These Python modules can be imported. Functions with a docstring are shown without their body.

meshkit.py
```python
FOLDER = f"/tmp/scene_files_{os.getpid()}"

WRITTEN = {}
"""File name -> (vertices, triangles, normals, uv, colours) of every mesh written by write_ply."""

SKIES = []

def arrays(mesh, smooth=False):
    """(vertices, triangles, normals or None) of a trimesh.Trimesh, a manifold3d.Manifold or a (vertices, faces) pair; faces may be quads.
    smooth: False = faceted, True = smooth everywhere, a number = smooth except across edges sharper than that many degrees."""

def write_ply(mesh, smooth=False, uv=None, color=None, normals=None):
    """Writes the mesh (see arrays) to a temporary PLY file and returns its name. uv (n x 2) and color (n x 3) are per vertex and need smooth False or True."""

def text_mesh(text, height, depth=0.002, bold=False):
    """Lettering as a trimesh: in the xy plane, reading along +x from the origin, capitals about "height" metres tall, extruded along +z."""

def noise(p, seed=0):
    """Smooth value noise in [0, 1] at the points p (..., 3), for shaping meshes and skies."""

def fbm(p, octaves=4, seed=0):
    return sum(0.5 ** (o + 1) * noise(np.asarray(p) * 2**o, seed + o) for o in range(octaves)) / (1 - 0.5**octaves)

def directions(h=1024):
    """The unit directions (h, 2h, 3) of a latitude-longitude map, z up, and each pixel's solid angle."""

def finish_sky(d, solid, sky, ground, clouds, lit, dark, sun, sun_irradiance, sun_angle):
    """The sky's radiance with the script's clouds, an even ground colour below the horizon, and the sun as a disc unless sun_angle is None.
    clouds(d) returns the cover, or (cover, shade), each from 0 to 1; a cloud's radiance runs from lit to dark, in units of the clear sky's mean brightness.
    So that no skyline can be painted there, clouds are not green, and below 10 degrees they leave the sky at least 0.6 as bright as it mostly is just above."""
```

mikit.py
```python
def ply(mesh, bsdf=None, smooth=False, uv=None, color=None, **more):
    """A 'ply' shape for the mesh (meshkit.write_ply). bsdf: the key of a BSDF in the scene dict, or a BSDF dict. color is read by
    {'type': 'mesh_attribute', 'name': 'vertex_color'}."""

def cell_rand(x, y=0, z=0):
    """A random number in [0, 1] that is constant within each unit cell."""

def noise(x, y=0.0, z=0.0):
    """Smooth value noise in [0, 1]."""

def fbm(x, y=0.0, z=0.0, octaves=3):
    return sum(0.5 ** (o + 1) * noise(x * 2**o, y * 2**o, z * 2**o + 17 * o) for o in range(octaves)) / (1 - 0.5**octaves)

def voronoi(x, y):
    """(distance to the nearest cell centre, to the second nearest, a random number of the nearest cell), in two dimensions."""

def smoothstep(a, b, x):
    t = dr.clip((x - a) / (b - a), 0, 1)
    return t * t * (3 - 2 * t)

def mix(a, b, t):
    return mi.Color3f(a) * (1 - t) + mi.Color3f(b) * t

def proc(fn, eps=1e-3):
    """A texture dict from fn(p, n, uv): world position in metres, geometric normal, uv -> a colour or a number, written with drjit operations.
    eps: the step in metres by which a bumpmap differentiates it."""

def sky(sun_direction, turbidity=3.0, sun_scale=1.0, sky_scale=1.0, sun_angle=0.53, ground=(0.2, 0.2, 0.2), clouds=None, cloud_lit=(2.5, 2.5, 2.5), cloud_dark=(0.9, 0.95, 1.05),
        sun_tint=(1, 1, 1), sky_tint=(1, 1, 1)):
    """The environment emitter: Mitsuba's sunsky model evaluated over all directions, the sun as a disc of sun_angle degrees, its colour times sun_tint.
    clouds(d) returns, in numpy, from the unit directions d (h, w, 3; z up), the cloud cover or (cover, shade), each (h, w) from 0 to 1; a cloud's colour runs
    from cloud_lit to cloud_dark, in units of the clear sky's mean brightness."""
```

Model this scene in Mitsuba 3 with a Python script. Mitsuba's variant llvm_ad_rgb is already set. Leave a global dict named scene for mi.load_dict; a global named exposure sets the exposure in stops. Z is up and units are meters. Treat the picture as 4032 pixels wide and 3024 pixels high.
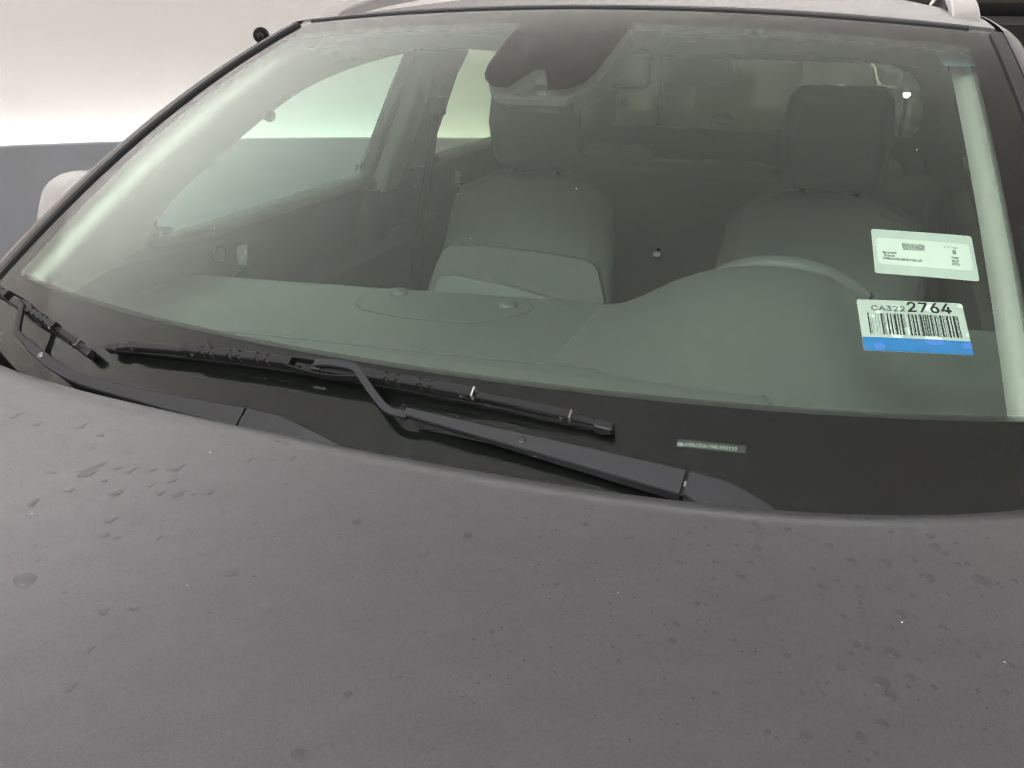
import math, random, numpy as np, trimesh, mitsuba as mi, mikit, meshkit, drjit as dr
from shapely.geometry import Polygon, box as sbox, Point
from shapely import affinity, union_all
import manifold3d as m3
T = mi.ScalarTransform4f
rng = np.random.default_rng(7)
PI = math.pi
# ------------------------------------------------------------------ camera, lamps, exposure
EYE = np.array([0.47811, -0.71786, 1.46273]); FWD = np.array([-0.348504, 0.87218, -0.343288]); UP = np.array([-0.148205, 0.310367, 0.938993])
scene = {
    'the_camera': {'type': 'perspective', 'fov': 58.9003, 'fov_axis': 'x', 'near_clip': 0.02, 'far_clip': 60.0,
                   'to_world': T().look_at(origin=EYE.tolist(), target=(EYE + FWD).tolist(), up=UP.tolist())},
}
exposure = 0.12
WALL_LAMP = 10.5        # radiance of the hidden strip that washes the booth wall
BOUNCE = 31.0
SOFTBOX = 18.0          # radiance of the bounce lamps that light the ceiling behind the car
labels = {}


def spec(c): return {'type': 'rgb', 'value': [float(x) for x in (c if np.ndim(c) else (c, c, c))]}


def pr(c, rough=0.5, metallic=0.0, cc=0.0, sp=0.5, ccg=0.9, **k):
    return {'type': 'twosided', 'bsdf': {'type': 'principled', 'base_color': c if isinstance(c, dict) else spec(c), 'roughness': k.get('rtex', rough), 'metallic': metallic, 'clearcoat': cc, 'clearcoat_gloss': ccg, 'specular': sp}}


def lamp(L): return {'type': 'area', 'radiance': spec(L)}


def noisy(c, amp, f, oct=3):
    c = list(c)
    def fn(p, n, uv):
        k = 1 + amp * (mikit.fbm(p.x * f, p.y * f, p.z * f, oct) - 0.5) * 2
        return mi.Color3f(c[0] * k, c[1] * k, c[2] * k)
    return mikit.proc(fn)


def flake(p, n, uv):
    a = mikit.noise(p.x * 900, p.y * 900, p.z * 900)
    b = mikit.fbm(p.x * 35 + p.y * 12, p.y * 60 - p.x * 12, p.z * 40, 3)
    st = mikit.fbm((p.x + p.y) * 7, (p.x - p.y) * 55, 3.0, 4)
    k = 1 + 0.20 * (a - 0.5) + 0.10 * (b - 0.5) + 0.07 * (st - 0.5)
    return mi.Color3f(0.152 * k, 0.150 * k, 0.162 * k)


def film(p, n, uv):     # thin dried film on the paint: roughness changes in streaks
    b = mikit.fbm((p.x + p.y) * 6, (p.x - p.y) * 40, 9.0, 4)
    return mi.Float(0.29 + 0.09 * (b - 0.5))


BS = {
    'paint': pr(mikit.proc(flake), 0.36, 0.75, 1.0, ccg=0.95, rtex=mikit.proc(film)),
    'paint_flat': pr((0.165, 0.162, 0.172), 0.32, 0.75, 1.0, ccg=0.95),
    'silver': pr((0.52, 0.51, 0.50), 0.35, 0.6),
    'frit': pr((0.007, 0.0066, 0.0062), 0.6, sp=0.05),
    'glass_inner': {'type': 'thindielectric', 'int_ior': 1.45},
    'glass': {'type': 'thindielectric', 'int_ior': 1.40, 'specular_transmittance': spec((0.80, 0.915, 0.84))},
    'side_glass': {'type': 'thindielectric', 'int_ior': 1.5, 'specular_transmittance': spec((0.76, 0.97, 0.86))},
    'rear_glass': {'type': 'thindielectric', 'int_ior': 1.5, 'specular_transmittance': spec((0.74, 0.85, 0.65))},
    'black_plastic': pr((0.016, 0.016, 0.017), 0.40, sp=0.35),
    'satin_black': pr((0.016, 0.016, 0.017), 0.38, sp=0.35),
    'arm_black': pr((0.024, 0.024, 0.027), 0.45, sp=0.4),
    'rubber': pr((0.008, 0.008, 0.008), 0.55, sp=0.3),
    'moulding': pr((0.03, 0.03, 0.032), 0.30, sp=0.5),
    'pillar_grey': pr((0.25, 0.247, 0.23), 0.75, sp=0.2),
    'pale_trim': pr((0.52, 0.51, 0.475), 0.75, sp=0.25),
    'headliner': pr((0.72, 0.72, 0.68), 0.9, sp=0.1),
    'rail': pr((0.62, 0.61, 0.60), 0.38, 0.85),
    'dash': pr((0.118, 0.122, 0.117), 0.40, sp=0.6),
    'door_dark': pr((0.10, 0.10, 0.097), 0.6, sp=0.3),
    'rear_cloth': pr((0.27, 0.27, 0.26), 0.85, sp=0.1),
    'seat_cloth': pr((0.16, 0.16, 0.153), 0.85, sp=0.15),
    'housing': pr((0.09, 0.09, 0.086), 0.55, sp=0.3),
    'wheel_leather': pr((0.17, 0.17, 0.165), 0.45, sp=0.4),
    'chrome': pr((0.88, 0.88, 0.86), 0.45, 0.0),
    'steel': pr((0.30, 0.30, 0.29), 0.35, 0.9),
    'dot_metal': pr((0.65, 0.65, 0.63), 0.4, 0.8),
    'belt': pr((0.035, 0.035, 0.035), 0.7, sp=0.2),
    'paper': pr((0.80, 0.80, 0.78), 0.5, sp=0.3),
    'paper_grey': pr((0.62, 0.64, 0.62), 0.5, sp=0.3),
    'paper_bubble': pr((0.90, 0.90, 0.88), 0.4, sp=0.3),
    'blue_print': pr((0.012, 0.215, 0.60), 0.45, sp=0.3),
    'blue_bubble': pr((0.08, 0.24, 0.76), 0.45, sp=0.3),
    'ink': pr((0.012, 0.012, 0.013), 0.5, sp=0.2),
    'plate_grey': pr((0.045, 0.050, 0.048), 0.5, sp=0.3),
    'plate_print': pr((0.48, 0.50, 0.48), 0.5, sp=0.3),
    'water': {'type': 'mask', 'opacity': 0.16, 'bsdf': pr((0.105, 0.102, 0.107), 0.25, 0.6, 1.0, ccg=0.98)},
    'stain': pr(mikit.proc(lambda p, n, uv: mi.Color3f(0.147, 0.145, 0.156) * (0.9 + 0.2 * mikit.noise(p.x * 700, p.y * 700, 0.0))), 0.38, 0.75, 0.7),
    'wall_paint': pr(noisy((0.63, 0.61, 0.582), 0.03, 1.3), 0.9, sp=0.1),
    'ceiling_paint': pr((0.80, 0.78, 0.755), 0.95, sp=0.05),
    'dado_paint': pr(noisy((0.33, 0.342, 0.365), 0.06, 2.5), 0.8, sp=0.15),
    'floor_paint': pr(noisy((0.36, 0.36, 0.365), 0.10, 3), 0.6, sp=0.25),
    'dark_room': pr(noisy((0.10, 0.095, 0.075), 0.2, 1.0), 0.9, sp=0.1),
    'lamp_body': pr((0.05, 0.05, 0.05), 0.5),
    'ball_black': pr((0.006, 0.006, 0.006), 0.5, sp=0.2),
    'mark_grey': pr((0.16, 0.17, 0.15), 0.6, sp=0.2),
    'chip_dark': pr((0.004, 0.004, 0.004), 0.5, sp=0.1),
}
def shade(p, n, uv):   # dyed band along the top of the windscreen: uv.x runs from 0 at its lower edge to 1
    k = mikit.smoothstep(0.0, 1.0, uv.x)
    return mi.Color3f(dr.exp(-4.6 * k), dr.exp(-3.6 * k), dr.exp(-3.3 * k))
BS['frit_fade'] = {'type': 'mask', 'opacity': mikit.proc(lambda p, n, uv: mikit.smoothstep(0.0, 1.0, uv.x)), 'bsdf': {'type': 'twosided', 'bsdf': {'type': 'diffuse', 'reflectance': spec((0.007, 0.0068, 0.0068))}}}
BS['dot_fade'] = {'type': 'mask', 'opacity': mikit.proc(lambda p, n, uv: mi.Float(0.85 - 0.65 * uv.x)), 'bsdf': {'type': 'twosided', 'bsdf': {'type': 'diffuse', 'reflectance': spec((0.02, 0.02, 0.019))}}}
BS['shade_band'] = {'type': 'thindielectric', 'int_ior': 1.0005, 'specular_transmittance': mikit.proc(shade)}
for k, v in BS.items(): scene[k + '_bsdf'] = v

# ------------------------------------------------------------------ helpers
used = {}


def numbered(k):
    n = used.get(k, -1) + 1; used[k] = n
    return k if n == 0 else f'{k}_{n:03d}'


def add(key, mesh, bsdf, smooth=False, uv=None, label=None, category=None, group=None, kind=None, emit=None, parent=None):
    key = numbered((parent + '__' if parent else '') + key)
    d = mikit.ply(mesh, bsdf + '_bsdf', smooth, uv=uv)
    if emit is not None: d['emitter'] = lamp(emit)
    scene[key] = d
    lab = {a: b for a, b in dict(label=label, category=category, group=group, kind=kind).items() if b}
    if lab: labels[key] = lab
    return key


def thing(key, label, category, group=None):
    key = numbered(key); labels[key] = dict(label=label, category=category)
    if group: labels[key]['group'] = group
    return key


def tm(v, f): return trimesh.Trimesh(np.asarray(v, float), np.asarray(f, int), process=False)
def cat(*ms): return trimesh.util.concatenate([m for m in ms])


def grid(P):            # (n, m, 3) points -> mesh
    P = np.asarray(P, float); n, m = P.shape[:2]
    i, j = np.meshgrid(np.arange(n - 1), np.arange(m - 1), indexing='ij'); a = (i * m + j).ravel()
    return tm(P.reshape(-1, 3), np.vstack([np.stack([a, a + 1, a + m + 1], 1), np.stack([a, a + m + 1, a + m], 1)]))


def box(c, e):
    b = trimesh.creation.box(extents=e); b.apply_translation(c); return b


def mani(mesh): return m3.Manifold(m3.Mesh(np.asarray(mesh.vertices, np.float32), np.asarray(mesh.faces, np.uint32)))
def unmani(m):
    q = m.to_mesh(); return tm(q.vert_properties[:, :3], q.tri_verts)


def rbox(c, e, r, seg=16):      # rounded box, hull of spheres
    c, e = np.array(c, float), np.array(e, float) / 2 - r
    s = m3.Manifold.sphere(r, seg)
    return unmani(m3.Manifold.batch_hull([s.translate((c + e * np.array(k)).tolist()) for k in np.array(np.meshgrid([-1, 1], [-1, 1], [-1, 1])).reshape(3, -1).T]))


def extr(poly, h0, h1):
    ps = getattr(poly, 'geoms', [poly]); out = []
    for g in ps:
        if g.is_empty or g.area < 1e-9: continue
        m = trimesh.creation.extrude_polygon(g, h1 - h0, engine='earcut'); m.apply_translation([0, 0, h0]); out.append(m)
    return cat(*out)


def fine(mesh, size):
    v, f = trimesh.remesh.subdivide_to_size(mesh.vertices, mesh.faces, size, max_iter=14); return tm(v, f)


def tube(pts, r, sides=10, closed=False):
    p = np.asarray(pts, float); n = len(p)
    t = (np.roll(p, -1, 0) - np.roll(p, 1, 0)) if closed else np.gradient(p, axis=0)
    t /= np.linalg.norm(t, axis=1, keepdims=True)
    a = np.cross(t, [0.13, 0.2, 1.0]); a /= np.linalg.norm(a, axis=1, keepdims=True); b = np.cross(t, a)
    an = np.arange(sides + 1) * 2 * PI / sides
    r = np.broadcast_to(r, (n,))[:, None, None]
    P = p[:, None] + r * (np.cos(an)[None, :, None] * a[:, None] + np.sin(an)[None, :, None] * b[:, None])
    if closed: P = np.concatenate([P, P[:1]], 0)
    return grid(P)


def resample(pts, n):
    p = np.asarray(pts, float); d = np.r_[0, np.cumsum(np.linalg.norm(np.diff(p, axis=0), axis=1))]
    from scipy.interpolate import PchipInterpolator
    return PchipInterpolator(d, p)(np.linspace(0, d[-1], n))


def disc(r, n=20, h=0.0):
    a = np.arange(n) * 2 * PI / n
    return extr(Polygon(np.c_[r * np.cos(a), r * np.sin(a)]), 0, h) if h else tm(np.vstack([np.c_[r * np.cos(a), r * np.sin(a), 0 * a], [[0, 0, 0]]]), np.stack([np.arange(n), (np.arange(n) + 1) % n, np.full(n, n)], 1))


# ------------------------------------------------------------------ the windscreen's surface: s across, d up the slope, h out of it (metres)
TH, LG, Z0 = 0.515408, 0.918309, 1.08
TV = np.array([0, math.cos(TH), math.sin(TH)]); NV = np.array([0, -math.sin(TH), math.cos(TH)])


def bow(s, t): return -(0.159242 - 0.073278 * t) * s * s + 4 * 0.045404 * t * (1 - t)


def G(s, d, h=0.0):
    s, d, h = np.broadcast_arrays(np.asarray(s, float), np.asarray(d, float), np.asarray(h, float)); t = d / LG
    P = np.stack([s, 0 * s, 0 * s], -1) + d[..., None] * TV + bow(s, t)[..., None] * NV + np.array([0, 0, Z0])
    e = 1e-3
    ds = (bow(s + e, t) - bow(s - e, t)) / (2 * e); dd = (bow(s, t + e) - bow(s, t - e)) / (2 * e) / LG
    n = NV - ds[..., None] * np.array([1.0, 0, 0]) - dd[..., None] * TV
    return P + h[..., None] * n / np.linalg.norm(n, axis=-1, keepdims=True)


def warp(mesh, size=0.02, dh=0.0):
    if size: mesh = fine(mesh, size)
    v = mesh.vertices
    return tm(G(v[:, 0], v[:, 1], v[:, 2] + dh), mesh.faces)


def W(t): return 0.730278 - 0.165115 * t + 0.001774 * t * t + 0.004442 * t ** 3      # half width of the glass opening
def WI(t): return 0.678967 - 0.145631 * t + 0.002342 * t * t + 0.01563 * t ** 3      # half width of the clear area
def TB(s): return 0.113911 + 0.225214 * s * s + 0.060805 * s ** 4                     # lower edge of the clear area
def TT(s): return 1 - 0.030477 * s * s + 0.00541 * s ** 4                             # upper edge of the glass
def WL(t): return W(t) - 0.018
def WR(t): return W(t) + 0.006
def TLOW(s): return -0.09 + 0.24 * s * s


def ribbon(U, L, h, th, bev=0.0012, n=40):
    """A strip between two edges U and L ((s, d) lists), top at height h (number or list along it), th thick, its upper edges bevelled."""
    U, L = resample(U, n), resample(L, n)
    x = np.linspace(0, 1, len(h)) if np.ndim(h) else None
    h = np.interp(np.linspace(0, 1, n), x, h) if np.ndim(h) else np.full(n, float(h))
    th = np.interp(np.linspace(0, 1, n), np.linspace(0, 1, len(th)), th) if np.ndim(th) else np.full(n, float(th))
    w = L - U; w /= np.linalg.norm(w, axis=1, keepdims=True) + 1e-12
    def at(q, z): return np.c_[q, z]
    P = np.stack([at(U, h - th), at(U, h - bev), at(U + w * bev, h), at(L - w * bev, h), at(L, h - bev), at(L, h - th), at(U, h - th)], 1)
    m = grid(P); k = len(m.vertices); c0 = np.arange(6); c1 = (n - 1) * 7 + np.arange(6)
    cap = [[c0[0], c0[i], c0[i + 1]] for i in range(1, 5)] + [[c1[0], c1[i + 1], c1[i]] for i in range(1, 5)]
    m = tm(m.vertices, np.vstack([m.faces, cap])); m.merge_vertices(); m.fix_normals()
    return m


def centre_ribbon(C, w, h, th, bev=0.0012, n=40):
    C = resample(C, n); t = np.gradient(C, axis=0); t /= np.linalg.norm(t, axis=1, keepdims=True)
    nrm = np.c_[-t[:, 1], t[:, 0]]; w = np.interp(np.linspace(0, 1, n), np.linspace(0, 1, len(w)), w) if np.ndim(w) else w
    w = np.broadcast_to(w, (n,))[:, None]
    return ribbon(C + nrm * w / 2, C - nrm * w / 2, h, th, bev, n)


# ------------------------------------------------------------------ the booth: round white wall above a low grey wall, floor, ceiling
CX, CY = 0.0, 1.0
def ring(phi, r, z): return np.stack([CX + r * np.sin(phi), CY + r * np.cos(phi), np.broadcast_to(z, np.shape(phi))], -1)
PH = np.radians(np.linspace(38, 339, 160))      # the car came in through the opening between 339 and 398 degrees
RW, RD, HD, HC = 5.0, 4.52, 0.915, 3.5
wall = grid(np.stack([ring(PH, RW, z) for z in (0.0, 0.8, 1.6, 2.4, HC)], 1))
add('wall', wall, 'wall_paint', True, kind='structure')
add('floor', tm([[-12, -10, 0], [12, -10, 0], [12, 14, 0], [-12, 14, 0]], [[0, 1, 2], [0, 2, 3]]), 'floor_paint', kind='structure')
add('ceiling', tm([[-12, -10, HC], [12, -10, HC], [12, 14, HC], [-12, 14, HC]], [[0, 2, 1], [0, 3, 2]]), 'ceiling_paint', kind='structure')
P = np.stack([ring(PH, RD, 0.0), ring(PH, RD, HD - 0.006), ring(PH, RD + 0.006, HD), ring(PH, RD + 0.07, HD), ring(PH, RD + 0.07, 0.0)], 1)
add('low_wall', grid(P), 'dado_paint', 25, label='low plain grey curved wall running in front of the bright white wall', category='wall')
for a, b in ((190, 338), (39, 170)):
    ph = np.radians(np.linspace(a, b, 60))
    t = thing('strip_lamp', 'light strip hidden behind the low grey wall', 'lamp', 'strip lamps behind the low wall')
    add('diffuser', grid(np.stack([ring(ph, RD + 0.43, 0.70), ring(ph, RD + 0.27, 0.70)], 1)), 'lamp_body', emit=np.array([1.0, 0.99, 0.98]) * WALL_LAMP, parent=t)
    add('housing', grid(np.stack([ring(ph, RD + 0.45, 0.68), ring(ph, RD + 0.25, 0.68), ring(ph, RD + 0.25, 0.60), ring(ph, RD + 0.45, 0.60)], 1)), 'lamp_body', parent=t)
for x, y, zl, w, pw in ((-0.9, 5.1, 1.55, 0.8, .85), (0.9, 5.1, 1.55, 0.8, .85), (-3.6, 1.7, 1.6, 0.8, .95)):
    t = thing('bounce_lamp', 'flat lamp on a stand aimed up at the booth ceiling', 'lamp', 'bounce lamps around the car')
    tl = .20 if y > 4 else 0.0
    v = np.array([[x - w / 2, y - .3, zl + tl], [x + w / 2, y - .3, zl + tl], [x + w / 2, y + .3, zl - tl], [x - w / 2, y + .3, zl - tl]])
    add('panel', tm(v, [[0, 1, 2], [0, 2, 3]]), 'lamp_body', emit=np.array([1.0, 0.99, 0.985]) * BOUNCE * pw, parent=t)
    add('tray', box([0, 0, 0], [w + .04, .64, .05]).apply_transform(trimesh.transformations.rotation_matrix(-math.atan2(tl, .3), [1, 0, 0])).apply_translation([x, y - .02 * (tl > 0), zl - .06]), 'lamp_body', parent=t)
    add('stand', tube([[x, y, 0.0], [x, y, zl - .1]], 0.012), 'ball_black', parent=t)
t = thing('softbox', 'large soft lamp on a stand in front of the car', 'lamp')
c0, fv = np.array([-0.2, -2.5, 3.20]), np.array([.03, .62, -.78]); fv = fv / np.linalg.norm(fv); rv = np.cross(fv, [0, 0, 1.]); rv /= np.linalg.norm(rv); uv_ = np.cross(rv, fv)
v = np.array([c0 + rv * a_ + uv_ * b_ for a_, b_ in ((-1.1, -.7), (1.1, -.7), (1.1, .7), (-1.1, .7))])
add('panel', tm(v, [[0, 2, 1], [0, 3, 2]]) if np.dot(np.cross(v[1] - v[0], v[2] - v[0]), fv) < 0 else tm(v, [[0, 1, 2], [0, 2, 3]]), 'lamp_body', emit=np.array([1.0, 0.99, 0.985]) * SOFTBOX, parent=t)
add('stand', tube([[-0.2, -2.75, 0.0], [-0.2, -2.75, 3.2]], 0.02), 'lamp_body', parent=t)
lp = np.radians(np.r_[np.linspace(339, 364, 24), np.linspace(364.02, 398, 18)])
add('lintel', grid(np.stack([ring(lp, RW, np.where(lp < math.radians(364.01), 1.72, 2.30)), ring(lp, RW, 2.6), ring(lp, RW, HC)], 1)), 'wall_paint', True, kind='structure')
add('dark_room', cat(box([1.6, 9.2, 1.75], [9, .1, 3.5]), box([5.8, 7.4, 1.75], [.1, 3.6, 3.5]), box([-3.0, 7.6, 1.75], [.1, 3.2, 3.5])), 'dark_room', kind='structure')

# ------------------------------------------------------------------ the car
CAR = thing('car', 'grey SUV seen over its wet hood, wipers parked on the windshield', 'car')
def car(key, mesh, bsdf, smooth=False, parent=CAR, **k): return add(key, mesh, bsdf, smooth, parent=parent, **k)


def hood_edge(x): x = np.clip(x, -0.92, 0.92); return -0.0927 + 0.1836 * x * x + 0.598 * np.minimum(np.abs(x), .8) ** 4
def hood_z(x, y):
    v = np.maximum(hood_edge(x) - y, 0)
    return 1.1325 - 0.0478 * x * x + 0.0055 * (1 - (1 - np.minimum(v / 0.030, 1)) ** 2) - 0.10 * v - 0.06 * v * v - 0.25 * np.maximum(np.abs(x) - 0.62, 0) ** 2


xs = np.linspace(-0.80, 0.80, 161); vs = np.r_[np.linspace(0, 0.03, 13), np.linspace(0.04, 0.9, 60)]
X, V = np.meshgrid(xs, vs, indexing='ij'); Y = hood_edge(X) - V
P = np.stack([X, Y, hood_z(X, Y)], -1)
lip = np.stack([np.stack([xs, hood_edge(xs) - 0.001 - 0.02 * k, hood_z(xs, hood_edge(xs)) - z], -1) for k, z in ((1, .03), (.05, .006), (0, .0012))], 1)
hood = car('hood', grid(np.concatenate([lip, P], 1)), 'paint', 50)
# cowl under the hood's rear edge
xs2 = np.linspace(-.78, .78, 60)
car('cowl', grid(np.stack([np.stack([xs2, hood_edge(xs2) + o, hood_z(xs2, hood_edge(xs2)) - z], -1) for o, z in ((-.06, .10), (.0, .085), (.06, .075))], 1)), 'black_plastic', True)

# windscreen glass, frit, dyed band
qs = np.linspace(0, 1, 60); us = np.linspace(-1, 1, 90)
Q, U_ = np.meshgrid(qs, us, indexing='ij'); tq = -0.09 + 1.09 * Q
Sg = np.where(U_ < 0, U_ * (WL(tq) + .008), U_ * (WR(tq) + .008)); Tg = tq + (1 - Q) * 0.24 * Sg ** 2 + Q * (TT(Sg) - 1)
WS = car('windshield', grid(G(Sg, Tg * LG)), 'glass', True)
ss = np.linspace(-.75, .75, 121)
def sidepoly(WLf, WRf, low, high, n=80):
    tt = np.linspace(-.15, 1.05, n)
    side = Polygon(np.r_[np.c_[-WLf(tt), tt], np.c_[WRf(tt), tt][::-1]])
    band = Polygon(np.r_[np.c_[ss, low(ss)], np.c_[ss, high(ss)][::-1]])
    return side.intersection(band)
full = sidepoly(lambda t: WL(t) + .006, lambda t: WR(t) + .006, TLOW, TT)
clear = sidepoly(WI, WI, TB, lambda s: 0 * s + 0.935).buffer(-.016).buffer(.016)
PATCH = [(-0.1015, .905), (-0.0993, 0.7913), (-0.0964, 0.7372), (-0.0918, 0.685), (-0.0851, 0.6576), (-0.0776, 0.6434), (-0.0653, 0.6276), (-0.0508, 0.6199), (-0.0338, 0.6194), (-0.0127, 0.6754), (0.0026, 0.6764), (0.0284, 0.6164), (0.0416, 0.6191), (0.0591, 0.6266), (0.0717, 0.6412), (0.0786, 0.6712), (0.0802, 0.7101), (0.082, 0.798), (.084, .905)]
def sc(poly): return affinity.scale(poly, 1, LG, origin=(0, 0))
patch = Polygon(PATCH).buffer(.004).buffer(-.004)
frit = sc(full).difference(sc(clear).difference(patch))
fm = fine(cat(*[tm(*[(np.c_[v, np.zeros(len(v))], f) for v, f in [trimesh.creation.triangulate_polygon(g, engine='earcut')]][0]) for g in getattr(frit, 'geoms', [frit])]), 0.025)
car('frit', tm(G(fm.vertices[:, 0], fm.vertices[:, 1], -.004), fm.faces), 'frit', True, parent=WS)
q = np.linspace(0, 1, 30); Q, U_ = np.meshgrid(q, us, indexing='ij'); tq = 0.838 + 0.132 * Q
S2_ = np.where(U_ < 0, U_ * WI(tq), U_ * WI(tq)) * 1.01; T2_ = tq + .02 * S2_ ** 2
car('shade_band', grid(G(S2_, T2_ * LG, -.0065)), 'shade_band', True, uv=np.c_[np.clip((tq.ravel() - .838) / .085, 0, 1), U_.ravel()], parent=WS)
q = np.linspace(0, 1, 12); Q2, U2 = np.meshgrid(q, us, indexing='ij'); tq2 = 0.905 + 0.065 * Q2; S4 = U2 * WI(tq2) * 1.01; T4 = tq2 + .02 * S4 ** 2
car('frit_fade', grid(G(S4, T4 * LG, -.0055)), 'frit_fade', True, uv=np.c_[np.clip(Q2.ravel() / .5, 0, 1), U2.ravel()], parent=WS)
# the inner face of the laminated glass, where no frit covers it
def clear_grid(s0, s1, h, n=70):
    q, w = np.meshgrid(np.linspace(0, 1, 60), np.linspace(0, 1, n), indexing='ij'); s_ = s0(.5) + (s1(.5) - s0(.5)) * w; t_ = q
    for _ in range(4): t_ = TB(s_) + (.935 - TB(s_)) * q; s_ = s0(t_) + (s1(t_) - s0(t_)) * w
    return grid(G(s_, t_ * LG, h))
car('inner_face', clear_grid(lambda t: -WI(t), WI, -.0045), 'glass_inner', True, parent=WS)
# dots along the frit's lower and right-hand edge
def dot_strip(lo, hi):      # finer than the picture resolves: one strip whose cover falls off across it
    P_ = np.stack([lo, hi], 1); return grid(G(P_[..., 0], P_[..., 1], -.0036)), np.c_[np.tile([0., 1.], len(lo)), np.zeros(2 * len(lo))]
s_ = np.linspace(-.632, .632, 150); m, uv = dot_strip(np.c_[s_, TB(s_) * LG - .0005], np.c_[s_, TB(s_) * LG + .0062]); car('dot_band', m, 'dot_fade', True, uv=uv, parent=WS)
t_ = np.linspace(.27, .86, 80); m, uv = dot_strip(np.c_[WI(t_) + .0005, t_ * LG], np.c_[WI(t_) - .0055, t_ * LG]); car('dot_band', m, 'dot_fade', True, uv=uv, parent=WS)
# chip and ring mark, the glass maker's faint marks
c = cat(disc(.0022, 14)); c.apply_translation([.2581, .3139, .0006]); car('chip', warp(c, None), 'chip_dark', parent=WS)
c = disc(.0042, 18); c.apply_translation([.2575, .3085, -.0015]); car('chip_bruise', warp(c, None), 'housing', parent=WS)
a = np.arange(40) * 2 * PI / 40
car('ring_mark', warp(trimesh.util.concatenate([extr(Point(0, 0).buffer(.0112, 24).difference(Point(0, 0).buffer(.0098, 24)), 0, .0004)]).apply_translation([.2759, .5777, -.005]), None), 'frit', parent=WS)
marks = [sbox(-.651 + .0045 * i, .158 - .0008 * i, -.6482 + .0045 * i, .158 + .011 - .0008 * i) for i in range(5)] + [Point(-.622, .166).buffer(.004)]
marks = [affinity.rotate(m, -22, origin=(-.64, .16)) for m in marks]
car('glass_marking', warp(affinity_m := extr(union_all(marks), 0, .0003), None, dh=-.0045).apply_translation([0, 0, 0]), 'mark_grey', parent=WS)

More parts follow.
